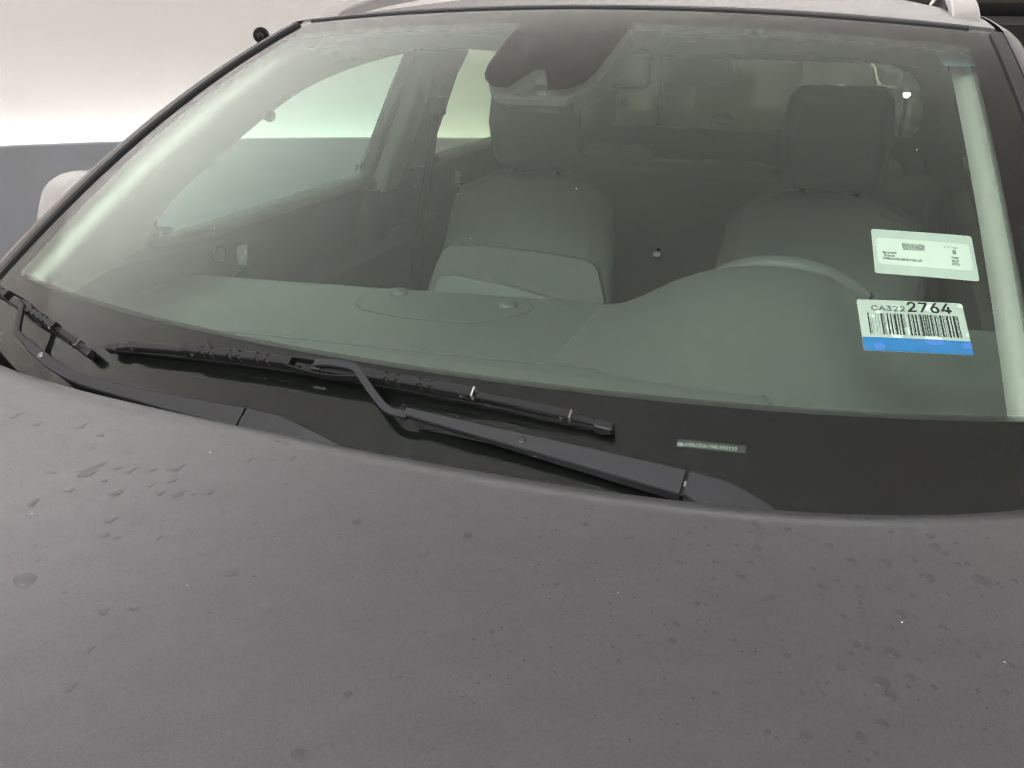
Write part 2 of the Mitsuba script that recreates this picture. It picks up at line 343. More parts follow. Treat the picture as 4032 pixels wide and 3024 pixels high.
# black mouldings round the glass
for sgn, Wf in ((-1, WL), (1, WR)):
    t = np.linspace(-.06, .975, 60)
    U1 = np.c_[sgn * (Wf(t) + .0005), t * LG]; L1 = np.c_[sgn * (Wf(t) + .018), t * LG]
    m = ribbon(U1, L1, .006, .022, .003, 60); car('side_moulding', tm(G(*m.vertices.T), m.faces), 'moulding', 40)
s = np.linspace(-.545, .555, 60); U1 = np.c_[s, TT(s) * LG + .001]; L1 = np.c_[s, TT(s) * LG + .011]
m = ribbon(U1, L1, .003, .02, .002, 60); car('top_moulding', tm(G(*m.vertices.T), m.faces), 'moulding', 40)

# roof skin
YH = lambda x: G(x, TT(x) * LG)[..., 1] + .010
def roof_z(x, y):
    d = y - 0.8; zc = 1.5335 + .16 * d - .060 * np.minimum(d, 1.33) ** 2 - .16 * np.maximum(d - 1.33, 0) * .6 - .0 * d
    ze = 1.508 + .10 * d - .037 * d * d
    return zc - (zc - ze) * (np.abs(x) / .56) ** 2.3
x = np.linspace(-.575, .59, 80); yy = np.r_[0, .004, .010, np.linspace(.03, 2.2, 50)]
X, D = np.meshgrid(x, yy, indexing='ij'); Y = YH(X) + D; Z = roof_z(X, Y) - .008 * (1 - np.minimum(D / .012, 1)) ** 2 + .002
roof = car('roof', grid(np.stack([X, Y, Z], -1)), 'paint_flat', 40)
# windscreen pillars and the side rails they run into: painted outside
for sgn, Wf, k in ((-1, WL, 0), (1, WR, 1)):
    t = np.linspace(-.02, .99, 50); base = G(sgn * (Wf(t) + .0185), t * LG, .004)
    ye = np.linspace(base[-1, 1] + .05, 2.9, 40); xe = sgn * np.interp(ye, [.8, 1.2, 2.9], [abs(base[-1, 0]), .585 + .006 * k, .55])
    base = np.vstack([base, np.c_[xe, ye, roof_z(xe * .97, ye) + .001]])
    prof = [(0, 0), (.005, -.001), (.015, -.006), (.025, -.0145), (.033, -.026), (.040, -.042), (.050, -.07)]
    P = np.stack([base + np.array([sgn * o, 0, z]) for o, z in prof], 1)
    car('pillar', grid(P), 'paint_flat', True)
    prof = [(.033, -.024), (.042, -.036), (.047, -.050), (.055, -.08)]
    car('door_frame_strip', grid(np.stack([base + np.array([sgn * o, 0, z]) for o, z in prof], 1)), 'satin_black', 40)
# roof rails
for sgn, y0 in ((1, .985), (-1, .905)):
    path = np.array([[.558, y0, 1.524], [.558, y0 + .02, 1.533], [.556, y0 + .20, 1.570], [.553, y0 + .5, 1.604], [.545, y0 + 1.0, 1.625], [.53, y0 + 1.7, 1.60]]); path = resample(path, 50)
    path[:, 0] = path[:, 0] * sgn - (.012 if sgn < 0 else 0)
    prof = [(-.021, -.020), (-.021, -.003), (-.018, 0), (.018, 0), (.021, -.003), (.021, -.020), (-.021, -.020)]
    m = grid(np.stack([path + np.array([o, 0, z]) for o, z in prof], 1))
    capf = tm(np.array([path[0] + [o, 0, z] for o, z in prof[:6]]), [[0, 1, 2], [0, 2, 3], [0, 3, 4], [0, 4, 5]])
    rail = car('roof_rail', cat(m, capf), 'pale_rail' if False else 'rail', 30) if 'rail_bsdf' in scene else car('roof_rail', cat(m, capf), 'paint_flat', 30)
    f = path[0]; car('foot', cat(box([f[0], f[1] - .004 + .05, f[2] - .031], [.044, .11, .024]), box([f[0] - sgn * .024, f[1] + .13, f[2] - .02], [.006, .3, .03])), 'satin_black', parent=rail)

# ------------------------------------------------------------------ side bodies: doors, windows, trims
def SX(z): return 0.76 - 0.35 * (z - 1.05)
FW = [(0.547, 1.128), (0.546, 1.164), (0.561, 1.182), (0.607, 1.221), (0.68, 1.264), (0.83, 1.348), (0.919, 1.385), (1.039, 1.416), (1.157, 1.437), (1.311, 1.456), (1.286, 1.37), (1.259, 1.251), (1.254, 1.169)]
RWIN = [(1.66, 1.470), (1.63, 1.405), (1.623, 1.32), (1.615, 1.237), (1.633, 1.190), (1.878, 1.202), (2.2, 1.218), (2.30, 1.30), (2.27, 1.40), (2.16, 1.462)]
fwp, rwp = Polygon(FW), Polygon(RWIN)
def side_sheet(poly, sgn, off, bsdf, key, th=.004, **k):
    m = fine(extr(poly, 0, th), .15); v = m.vertices
    return car(key, tm(np.c_[sgn * (SX(v[:, 1]) + off - v[:, 2]), v[:, 0], v[:, 1]], m.faces if sgn < 0 else m.faces[:, ::-1]), bsdf, **k)
upper = Polygon([(.16, 1.02), (.16, 1.13), (.54, 1.345), (.80, 1.475), (1.0, 1.515), (2.5, 1.52), (2.9, 1.40), (2.9, 1.02)])
lower = Polygon([(-.2, .35), (-.2, 1.02), (.16, 1.13), (.54, 1.14), (2.9, 1.20), (2.9, .35)])
for sgn in (-1, 1):
    frame = upper.intersection(Polygon([(.52, 1.10), (.52, 1.6), (3, 1.6), (3, 1.10)])).difference(fwp.buffer(.002)).difference(rwp.buffer(.002))
    side_sheet(frame, sgn, .012, 'door_dark', 'door_frame', .010)
    side_sheet(Polygon([(.36, 1.03), (.36, 1.125), (.47, 1.145), (.528, 1.19), (.5445, 1.166), (.5455, 1.1265), (.62, 1.03)]), sgn, .000, 'door_dark', 'sail_panel', .004)
    side_sheet(fwp.buffer(.012), sgn, .006, 'side_glass' if True else '', 'side_window', .0005) if False else None
    for poly, mat in ((fwp, 'side_glass'), (rwp, 'rear_glass')):
        v, f = trimesh.creation.triangulate_polygon(poly.buffer(.008), engine='earcut')
        w = car('side_window', tm(np.c_[sgn * (SX(v[:, 1]) + .004), v[:, 0], v[:, 1]], f), mat)
        if sgn < 0 and mat == 'side_glass':
            mk = [sbox(1.214, 1.185, 1.224, 1.20)] + [sbox(1.232 + .004 * i, 1.186, 1.2345 + .004 * i, 1.208 - .003 * (i % 2)) for i in range(4)] + [Point(1.243, 1.216).buffer(.004)]
            m = extr(union_all(mk), 0, .0004); v = m.vertices
            car('glass_marking', tm(np.c_[-(SX(v[:, 1]) + .003 - v[:, 2]), v[:, 0], v[:, 1]], m.faces), 'mark_grey', parent=w)
    for pts in ([(.53, 1.1255), (.547, 1.128), (.761, 1.1415), (1.159, 1.163), (1.262, 1.1695)], [(1.61, 1.1885), (1.633, 1.190), (1.878, 1.202), (2.2, 1.218)]):
        pts = resample(np.array(pts), 20)
        car('sill_trim', grid(np.stack([np.c_[sgn * (SX(pts[:, 1]) - d_), pts[:, 0], pts[:, 1] + z_] for z_, d_ in ((.001, -.004), (.001, .016), (-.008, .030), (-.016, .034))], 1)), 'door_dark', True)
    # outer skin below the windows and the dark inner door cards
    ys = np.linspace(-.9, 2.95, 40)
    zt = np.interp(ys, [-.9, -.1, .25, .6, 2.95], [1.0, 1.07, 1.10, 1.115, 1.19])
    P = np.stack([np.stack([sgn * np.interp(f, [0, .12, .35, 1], [.765, .835, .88, .87]) + 0 * ys, ys, zt * (1 - f) + .3 * f], -1) for f in (0, .03, .12, .35, 1)], 1)
    car('door_skin', grid(P), 'paint_flat', 40)
    yd = np.linspace(.25, 2.93, 34); zb = np.interp(yd, [.25, .547, 1.254, 2.93], [1.118, 1.126, 1.166, 1.225])
    P = np.stack([np.stack([sgn * x + 0 * yd, yd, zb - dz], -1) for x, dz in ((.755, 0), (.745, -.001), (.728, .004), (.718, .02), (.735, .05), (.735, .16), (.70, .20), (.70, .30), (.74, .8))], 1)
    card = car('door_trim', grid(P), 'door_dark', 40)
    if sgn < 0:
        m = disc(.016, 24, .004); m.apply_transform(trimesh.transformations.rotation_matrix(PI / 2, [0, 1, 0])); m.apply_translation([-.733, .719, 1.072]); car('speaker_cover', m, 'dash', parent=card)
        car('speaker_ring', tube(np.c_[np.full(30, -.730), .719 + .0165 * np.cos(np.arange(30) * PI / 15), 1.072 + .0165 * np.sin(np.arange(30) * PI / 15)], .0016, 6, True), 'satin_black', True, parent=card)
        ln = np.array([(.706, 1.004), (.74, 1.018), (.78, 1.03), (.80, 1.038)])
        car('grab_edge', tube(np.c_[np.full(4, -.728), ln], .002), 'housing', True, parent=card)
        for yy0, zz0, sc_ in ((.785, 1.064, 1.0), (1.82, 1.103, 1.2)):
            w_, h_ = .012 * sc_, .012 * sc_
            car('door_handle', cat(box([-.727, yy0 - w_ * .8, zz0], [.008, .006, h_ * 2]), box([-.727, yy0 + w_ * .8, zz0], [.008, .006, h_ * 2]), box([-.727, yy0, zz0 + h_], [.008, w_ * 2, .006]), box([-.727, yy0, zz0 - h_], [.008, w_ * 2, .006]), box([-.731, yy0 + .001, zz0], [.006, .006, h_ * 1.3])), 'chrome', parent=card)
            car('door_handle', box([-.728, yy0, zz0 - h_ * 1.75], [.008, w_ * 1.4, .007]), 'chrome', parent=card)
    # pale windscreen-pillar trim between glass and window
    t = np.linspace(.10, .945, 40); g0 = G(sgn * (WI(t) + .022), t * LG, -.016); g2 = G(sgn * (WI(t) - .018), t * LG, -.034); g1 = g0 * .5 + g2 * .5 + [-sgn * .001, 0, 0]
    wo = resample(np.array([(.40, 1.09), (.53, 1.125)] + FW[1:10]), 40); wz = wo[:, 1]
    g4 = np.c_[sgn * (SX(wz) - .002), wo[:, 0], wz]; g3 = (g2 + g4) / 2 + np.c_[0 * wz, 0 * wz, np.linspace(0, .010, 40)]
    P = np.stack([g0, g1, g2, g2 * .7 + g3 * .3, g3, g3 * .4 + g4 * .6, g4], 1)
    pt = car('pillar_trim', grid(P), 'pale_trim', True)
    if sgn < 0:
        k = trimesh.creation.icosphere(3, .0125); k.apply_scale([1, 1.0, 1]); k.apply_translation([-.656, .810, 1.337]); car('knob', k, 'pale_trim', True, parent=pt)
    # trim along the roof's side, from the windscreen pillar back over the windows
    yt = np.linspace(.80, 2.85, 40); zw = np.interp(yt, [.80, .83, .919, 1.039, 1.157, 1.311, 1.6, 2.85], [1.33, 1.348, 1.385, 1.416, 1.437, 1.456, 1.466, 1.44]) + .004
    zu = np.interp(yt, [.80, 1.0, 1.6, 2.85], [1.492, 1.50, 1.50, 1.46])
    lo = np.stack([sgn * (SX(zw) - .004), yt, zw], 1); hi = np.stack([0 * yt + sgn * .50, yt, zu], 1); md = (lo + hi) / 2 + np.array([0, 0, .012])
    car('roof_side_trim', grid(np.stack([lo + [sgn * .02, 0, 0], lo, md, hi], 1)), 'pale_trim', True)
    # centre pillar
    P = np.array([[(1.262, 1.13), (1.360, 1.13)], [(1.271, 1.156), (1.366, 1.145)], [(1.292, 1.28), (1.378, 1.28)], [(1.31, 1.405), (1.389, 1.404)], [(1.318, 1.46), (1.392, 1.46)]])
    rows = []
    for (ya, za), (yb, zb_) in P:
        r = []
        for f, o in ((0, .02), (.0, .046), (.12, .058), (.5, .062), (.9, .056), (1.0, .046), (1.0, .01)):
            y, z = ya + (yb - ya) * f, za + (zb_ - za) * f; r.append([sgn * (SX(z) - o), y, z])
        rows.append(r)
    cp = car('centre_pillar', grid(np.array(rows)), 'pillar_grey' if sgn < 0 else 'door_dark', 40)
    lowc = grid(np.array([[[sgn * (SX(z) - o), y, z] for y, o in ((1.25, .02), (1.255, .05), (1.30, .056), (1.37, .054), (1.40, .02))] for z in (1.135, .9, .6)]))
    car('lower_cover', lowc, 'door_dark', True, parent=cp)
    # dark rubber lips beside the front window
    pts = resample(np.array([(1.311, 1.47), (1.286, 1.37), (1.259, 1.251), (1.252, 1.160)]), 14)
    car('window_seal', grid(np.stack([np.c_[sgn * (SX(pts[:, 1]) - d_), pts[:, 0] + y_, pts[:, 1]] for y_, d_ in ((.002, -.006), (.002, .014), (.012, .018), (.034, .018), (.040, .010))], 1)), 'door_dark', True)
    # belt
    if sgn > 0: continue
    bp = resample(np.array([[-.580, 1.385, 1.345], [-.588, 1.39, 1.29], [-.62, 1.42, 1.18], [-.655, 1.455, 1.08], [-.70, 1.47, .7]]), 20); bp[:, 0] *= -sgn
    belt = car('seat_belt', grid(np.stack([bp + np.array([0, -.022, 0]), bp + np.array([-.0015 * -sgn, -.022, 0]), bp + np.array([-.0015 * -sgn, .022, 0]), bp + np.array([0, .022, 0])], 1)), 'belt')
    car('guide', rbox([sgn * .575, 1.385, 1.335], [.02, .06, .05], .009), 'belt', 40, parent=belt)
    car('anchor_cover', rbox([sgn * .578, 1.385, 1.375], [.03, .045, .05], .012), 'housing', 40, parent=belt)

# left door mirror (the car's right-hand one): painted shell
s = m3.Manifold.sphere(1.0, 40)
sh = m3.Manifold.batch_hull([s.scale((.10, .060, .064)).translate((-.903, .572, 1.176)), s.scale((.075, .06, .066)).translate((-.865, .615, 1.170)), s.scale((.055, .050, .050)).translate((-.940, .556, 1.150))])
MI = car('door_mirror', unmani(sh), 'silver', True)
car('mirror_base', rbox([-.80, .60, 1.125], [.12, .05, .035], .015), 'satin_black', 40, parent=MI)

# ------------------------------------------------------------------ cabin
def dash_ry(x): return .66 + .06 * x
def dash_z(x, y): return 1.0855 + .035 * x - .10 * np.maximum(dash_ry(x) - y, -.02) - .18 * np.maximum(.36 - y, 0)
xd = np.linspace(-.715, .715, 90); vd = np.linspace(0, 1, 40)
X, V = np.meshgrid(xd, vd, indexing='ij'); Y0 = .08 + .30 * X ** 2
Y = Y0 + (dash_ry(X) - Y0) * V; P = np.stack([X, Y, dash_z(X, Y) - .006 * np.maximum(V - .96, 0) / .04], -1)
rear = np.stack([np.stack([xd, dash_ry(xd) + o, dash_z(xd, dash_ry(xd)) - z], -1) for o, z in ((.010, .012), (.014, .04), (-.02, .12), (-.04, .5))], 1)
DB = car('dashboard', grid(np.concatenate([P, rear], 1)), 'dash', 35)
def on_dash(poly, lift, th, key, bsdf, **k):
    m = fine(extr(poly, 0, th), .03); v = m.vertices
    return car(key, tm(np.c_[v[:, 0], v[:, 1], dash_z(v[:, 0], v[:, 1]) + v[:, 2] + lift], m.faces), bsdf, parent=DB, **k)
SPK = [(-0.306, 0.538), (-0.319, 0.576), (-0.322, 0.628), (-0.301, 0.651), (-0.199, 0.672), (-0.114, 0.68), (-0.058, 0.674), (-0.032, 0.648), (-0.031, 0.612), (-0.05, 0.562), (-0.081, 0.522), (-0.119, 0.508), (-0.196, 0.499), (-0.273, 0.511)]
spk = Polygon([(-0.307, 0.539), (-0.314, 0.569), (-0.309, 0.607), (-0.284, 0.622), (-0.178, 0.629), (-0.092, 0.628), (-0.037, 0.62), (-0.014, 0.6), (-0.016, 0.574), (-0.041, 0.539), (-0.076, 0.512), (-0.117, 0.504), (-0.198, 0.502), (-0.277, 0.517)]).buffer(-.015).buffer(.015)
on_dash(spk, -.001, .0025, 'speaker_grille', 'dash')
on_dash(spk.buffer(.002).difference(spk.buffer(-.001)), -.001, .0018, 'grille_gap', 'housing')
for x, y in ((-.260, .604), (-.056, .594)):
    d = trimesh.creation.icosphere(3, 1.0); d.apply_scale([.0165, .0165, .010]); d.apply_translation([x, y, dash_z(x, y) + .001]); car('sensor_dome', d, 'dash', True, parent=DB)
vent = Polygon([(-.50, .37), (-.161, .390), (0.012, 0.388), (0.267, 0.419), (0.335, 0.428), (.362, .420), (0.378, 0.398), (0.394, 0.350), (.1, .33), (-.3, .33)])
on_dash(vent.difference(vent.buffer(-.002)), 0.0, .0015, 'vent_edge', 'door_dark')
on_dash(vent.buffer(-.003), -.001, .0040, 'defroster_panel', 'dash')
slot = Polygon([(-.45, .368), (-0.15, 0.377), (0, .381), (0.166, 0.392), (0.30, 0.398), (0.356, 0.397), (.374, .385), (0.389, 0.350), (.3865, .350), (.371, .383), (.354, .394), (.30, .395), (.166, .389), (0, .378), (-.15, .374), (-.45, .365)])
on_dash(slot, .0028, .001, 'defroster_slot', 'door_dark')
# instrument hood
bx = np.array([.085, .099, .137, .22, .271, .34, .414, .458, .52, .57, .60]); bz = np.array([0, .012, .024, .068, .086, .095, .089, .066, .020, .003, 0])
xb = np.linspace(.085, .60, 70); from scipy.interpolate import PchipInterpolator as PC
H = PC(bx, bz)(xb); rows = []
for y, f, dz in ((.34, 0, -.002), (.38, .06, 0), (.43, .30, 0), (.48, .62, 0), (.53, .85, 0), (.575, .97, 0), (.60, 1.0, 0), (.612, .99, -.004), (.612, .95, -.02), (.56, .85, -.03), (.5, .5, -.03)):
    rows.append(np.stack([xb, np.full(70, y), dash_z(xb, np.full(70, y)) + H * f + dz], -1))
car('instrument_hood', grid(np.stack(rows, 1)), 'dash', 40, parent=DB)
# display
SCR = [(-0.27, 1.03), (-0.264, 1.061), (-0.253, 1.102), (-0.245, 1.121), (-0.236, 1.130), (-0.222, 1.1345), (-0.162, 1.138), (-0.047, 1.137), (0.026, 1.132), (0.040, 1.126), (0.048, 1.117), (0.064, 1.075), (.072, 1.03)]
m = extr(Polygon(SCR), 0, .018); v = m.vertices; scr = car('display_screen', tm(np.c_[v[:, 0], .720 + v[:, 2] + .25 * (v[:, 1] - 1.05), v[:, 1]], m.faces[:, ::-1]), 'housing')
m = extr(Polygon([(-.258, 1.02), (-.235, 1.083), (-.21, 1.088), (-.10, 1.080), (0, 1.064), (.05, 1.05), (.06, 1.02)]), 0, .03); v = m.vertices
car('bracket', tm(np.c_[v[:, 0], .700 + v[:, 2] + .25 * (v[:, 1] - 1.05), v[:, 1]], m.faces[:, ::-1]), 'dash', parent=scr)
for x, z in ((-.211, 1.113), (.003, 1.110)):
    m = extr(Point(x, z).buffer(.0042).difference(Point(x, z).buffer(.0033)), 0, .0006); v = m.vertices; car('screw_cap', tm(np.c_[v[:, 0], .7192 - v[:, 2] + .25 * (v[:, 1] - 1.05), v[:, 1]], m.faces), 'door_dark', parent=scr)
# steering wheel
a = np.arange(72) * 2 * PI / 72; cw = np.array([.347, .878, .985]); e2 = np.array([0, -math.sin(.43), math.cos(.43)])
pw = cw + .176 * (np.cos(a)[:, None] * np.array([1., 0, 0]) + np.sin(a)[:, None] * e2)
SW = car('steering_wheel', tube(pw, .0155, 14, True), 'wheel_leather', True)
for ang in (0, PI, -PI / 2):
    dv_ = math.cos(ang) * np.array([1., 0, 0]) + math.sin(ang) * e2
    car('spoke', tube([cw + .05 * dv_, cw + .17 * dv_], [.022, .014]), 'wheel_leather', True, parent=SW)
hub = rbox([0, 0, 0], [.16, .12, .05], .024); hub.apply_transform(trimesh.transformations.rotation_matrix(.43 + PI / 2 - PI / 2, [1, 0, 0])); hub.apply_translation(cw); car('hub', hub, 'wheel_leather', 40, parent=SW)
a0 = math.radians(43)
for an in (math.radians(44), math.radians(136)):
    aa = an + np.linspace(-.02, .02, 3); car('rim_seam', tube(cw + .176 * (np.cos(aa)[:, None] * np.array([1., 0, 0]) + np.sin(aa)[:, None] * e2), .0163, 14), 'satin_black', True, parent=SW)
sk = tube(resample([[.50, .74, 1.06], [.54, .72, 1.05], [.60, .70, 1.04], [.63, .70, 1.038]], 16), [.008] * 8 + [.011] * 8); car('wiper_stalk', sk, 'satin_black', True, parent=SW)
# seats
def blob(parts): return unmani(m3.Manifold.batch_hull([m3.Manifold.sphere(r, 28).translate(c) for *c, r in parts]))
for x0 in (-.352, .362):
    y0 = 1.50
    bk = [(x0 - .17, y0 - .02, 1.09, .05), (x0 + .17, y0 - .02, 1.09, .05), (x0 - .095, y0, 1.125, .05), (x0 + .095, y0, 1.125, .05), (x0 - .19, y0 - .10, .85, .055), (x0 + .19, y0 - .10, .85, .055), (x0 - .17, y0 - .20, .60, .06), (x0 + .17, y0 - .20, .60, .06), (x0, y0 + .05, 1.08, .05), (x0, y0 - .10, .6, .07)]
    st = car('front_seat', blob(bk), 'seat_cloth', 50)
    hd = [(x0 + sx * a_, y0 + b_, z, r) for sx in (-1, 1) for a_, b_, z, r in ((.070, -.02, 1.225, .042), (.078, -.03, 1.30, .042), (.070, -.035, 1.37, .040), (.06, .02, 1.36, .04))]
    car('headrest', blob(hd), 'seat_cloth', 50, parent=st)
    for sx in (-.06, .06): car('headrest_post', tube([[x0 + sx, y0, 1.12], [x0 + sx, y0 - .01, 1.22]], .006), 'black_plastic', True, parent=st)
    car('seat_cushion', rbox([x0, y0 - .48, .58], [.5, .56, .16], .06), 'seat_cloth', 50, parent=st)
rs = car('rear_seat', cat(rbox([0, 2.42, .86], [1.3, .16, .54], .06), rbox([0, 2.15, .55], [1.3, .5, .16], .06)), 'rear_cloth', 50)
for x0 in (-.40, .40, .0): car('rear_headrest', rbox([x0, 2.42, 1.125 - (.03 if x0 == 0 else 0)], [.25, .10, .09], .040), 'rear_cloth', 50, parent=rs)
car('cabin_floor', box([0, 1.4, .33], [1.5, 3.1, .03]), 'door_dark')
car('bulkhead', box([0, .12, .68], [1.5, .02, .70]), 'door_dark')
# headliner, visors
xh = np.linspace(-.585, .585, 40); yh = np.linspace(.79, 2.9, 30); X, Y = np.meshgrid(xh, yh, indexing='ij')
car('headliner', grid(np.stack([X, Y, np.interp(Y, [.79, 1.0, 1.6, 2.9], [1.500, 1.512, 1.52, 1.475]) - .05 * (np.abs(X) / .585) ** 3], -1)), 'pale_trim', True)
for x0 in (-.30, .31): car('sun_visor', rbox([x0, .90, 1.4965], [.40, .15, .016], .007), 'pale_trim', 40)
car('visor_clip', cat(rbox([.135, .86, 1.49], [.05, .02, .012], .004), rbox([.115, .86, 1.49], [.008, .02, .018], .003)), 'headliner', 40)
# tailgate with its window
tg = Polygon([(-.76, .3), (.76, .3), (.76, 1.15), (.60, 1.52), (-.60, 1.52), (-.76, 1.15)]); tw = Polygon([(-.56, 1.20), (.53, 1.205), (.565, 1.24), (.56, 1.34), (.52, 1.41), (.46, 1.44), (.36, 1.455), (-.36, 1.455), (-.5, 1.42), (-.56, 1.34)])
m = extr(tg.difference(tw), .028, .034); v = m.vertices; TG = car('tailgate', tm(np.c_[v[:, 0], 2.90 + v[:, 2], v[:, 1]], m.faces[:, ::-1]), 'rear_cloth')
v, f = trimesh.creation.triangulate_polygon(tw.buffer(.01), engine='earcut'); car('rear_window', tm(np.c_[v[:, 0], np.full(len(v), 2.936), v[:, 1]], f), 'rear_glass', parent=TG)
# sensor housing behind the frit patch, and the inside mirror
hp = Polygon([(-0.0785, 0.6529), (-0.068, 0.6337), (-0.0529, 0.6178), (-0.0429, 0.6133), (0.0517, 0.6152), (0.0651, 0.6437), (0.0834, 0.6846), (0.083, 0.7464), (0.080, 0.86), (-.085, .86)])
hp = hp.difference(Polygon([(-.030, .623), (.027, .623), (.004, .677), (-.0127, .677)]))
HS = car('sensor_housing', warp(cat(extr(hp, -.027, -.019), extr(affinity.translate(hp.buffer(-.006), 0, .035), -.060, -.027)), .02), 'housing', 30)
car('camera_window', warp(extr(Polygon([(-.040, .628), (.036, .628), (.016, .700), (-.025, .700)]), -.046, -.040), .02), 'housing', parent=HS)
for r0, r1, h, mt in ((.0068, .0048, -.036, 'mark_grey'), (.0048, 0, -.037, 'door_dark')):
    pl = Point(-.0035, .668).buffer(r0).difference(Point(-.0035, .668).buffer(r1)) if r1 else Point(-.0035, .668).buffer(r0)
    car('camera_lens', warp(extr(pl, h - .006, h), None), mt, parent=HS)
IM = car('inside_mirror', rbox([0.0, 0, 0], [.23, .03, .058], .013).apply_transform(trimesh.transformations.rotation_matrix(.12, [0, 0, 1])).apply_translation([.0, .735, 1.442]), 'housing', 40)
car('mirror_arm', tube([[0, .70, 1.47], [.01, .725, 1.43]], .012), 'housing', True, parent=IM)

# identification plate under the glass
def label_frame(TL, TR, BL):
    TL, TR, BL = map(np.array, (TL, TR, BL)); u = TR - TL; w = np.linalg.norm(u); u = u / w; v = np.array([-u[1], u[0]]); hgt = np.dot(TL - BL, v); return TL, u, v, w, hgt
def on_label(fr, mesh, h):   # mesh in metres from the label's upper left corner, y up
    TL, u, v, w, hg = fr; q = mesh.vertices; m = TL + q[:, :1] * u + q[:, 1:2] * v
    return tm(G(m[:, 0], m[:, 1], q[:, 2] + h), mesh.faces)
def lrect(fr, u0, v0, u1, v1, r=0.0):
    w, hg = fr[3], fr[4]; b = sbox(u0 * w, -v1 * hg, u1 * w, -v0 * hg); return b.buffer(-r).buffer(r) if r else b
def ltext(fr, txt, u0, v1, u1, v0, bold=False):   # text between u0..u1, baseline at v1, capitals up to v0
    w, hg = fr[3], fr[4]; m = meshkit.text_mesh(txt, 1.0, .01, bold=bold); b = m.bounds
    m.apply_translation([-b[0][0], 0, 0]); m.apply_scale([(u1 - u0) * w / (b[1][0] - b[0][0]), (v1 - v0) * hg, .02]); m.apply_translation([u0 * w, -v1 * hg, 0]); return m
fr = label_frame((0.3309, 0.0877), (0.3938, 0.0977), (0.332, 0.0800))
VP = car('identification_plate', on_label(fr, fine(extr(lrect(fr, 0, 0, 1, 1), 0, .0006), .02), -.0036), 'plate_grey')
car('plate_number', on_label(fr, ltext(fr, 'KM8J3CAL5MU392120', .115, .80, .87, .36), -.0029), 'plate_print', parent=VP)
em = affinity.scale(Point(.05 * fr[3], -.68 * fr[4]).buffer(1.0), .045 * fr[3], .24 * fr[4]); em = em.difference(affinity.scale(em, .75, .7))
em = union_all([em, lrect(fr, .045, .5, .055, .86), lrect(fr, .02, .66, .08, .70)])
car('plate_emblem', on_label(fr, extr(em, 0, .0002), -.0029), 'plate_print', parent=VP)

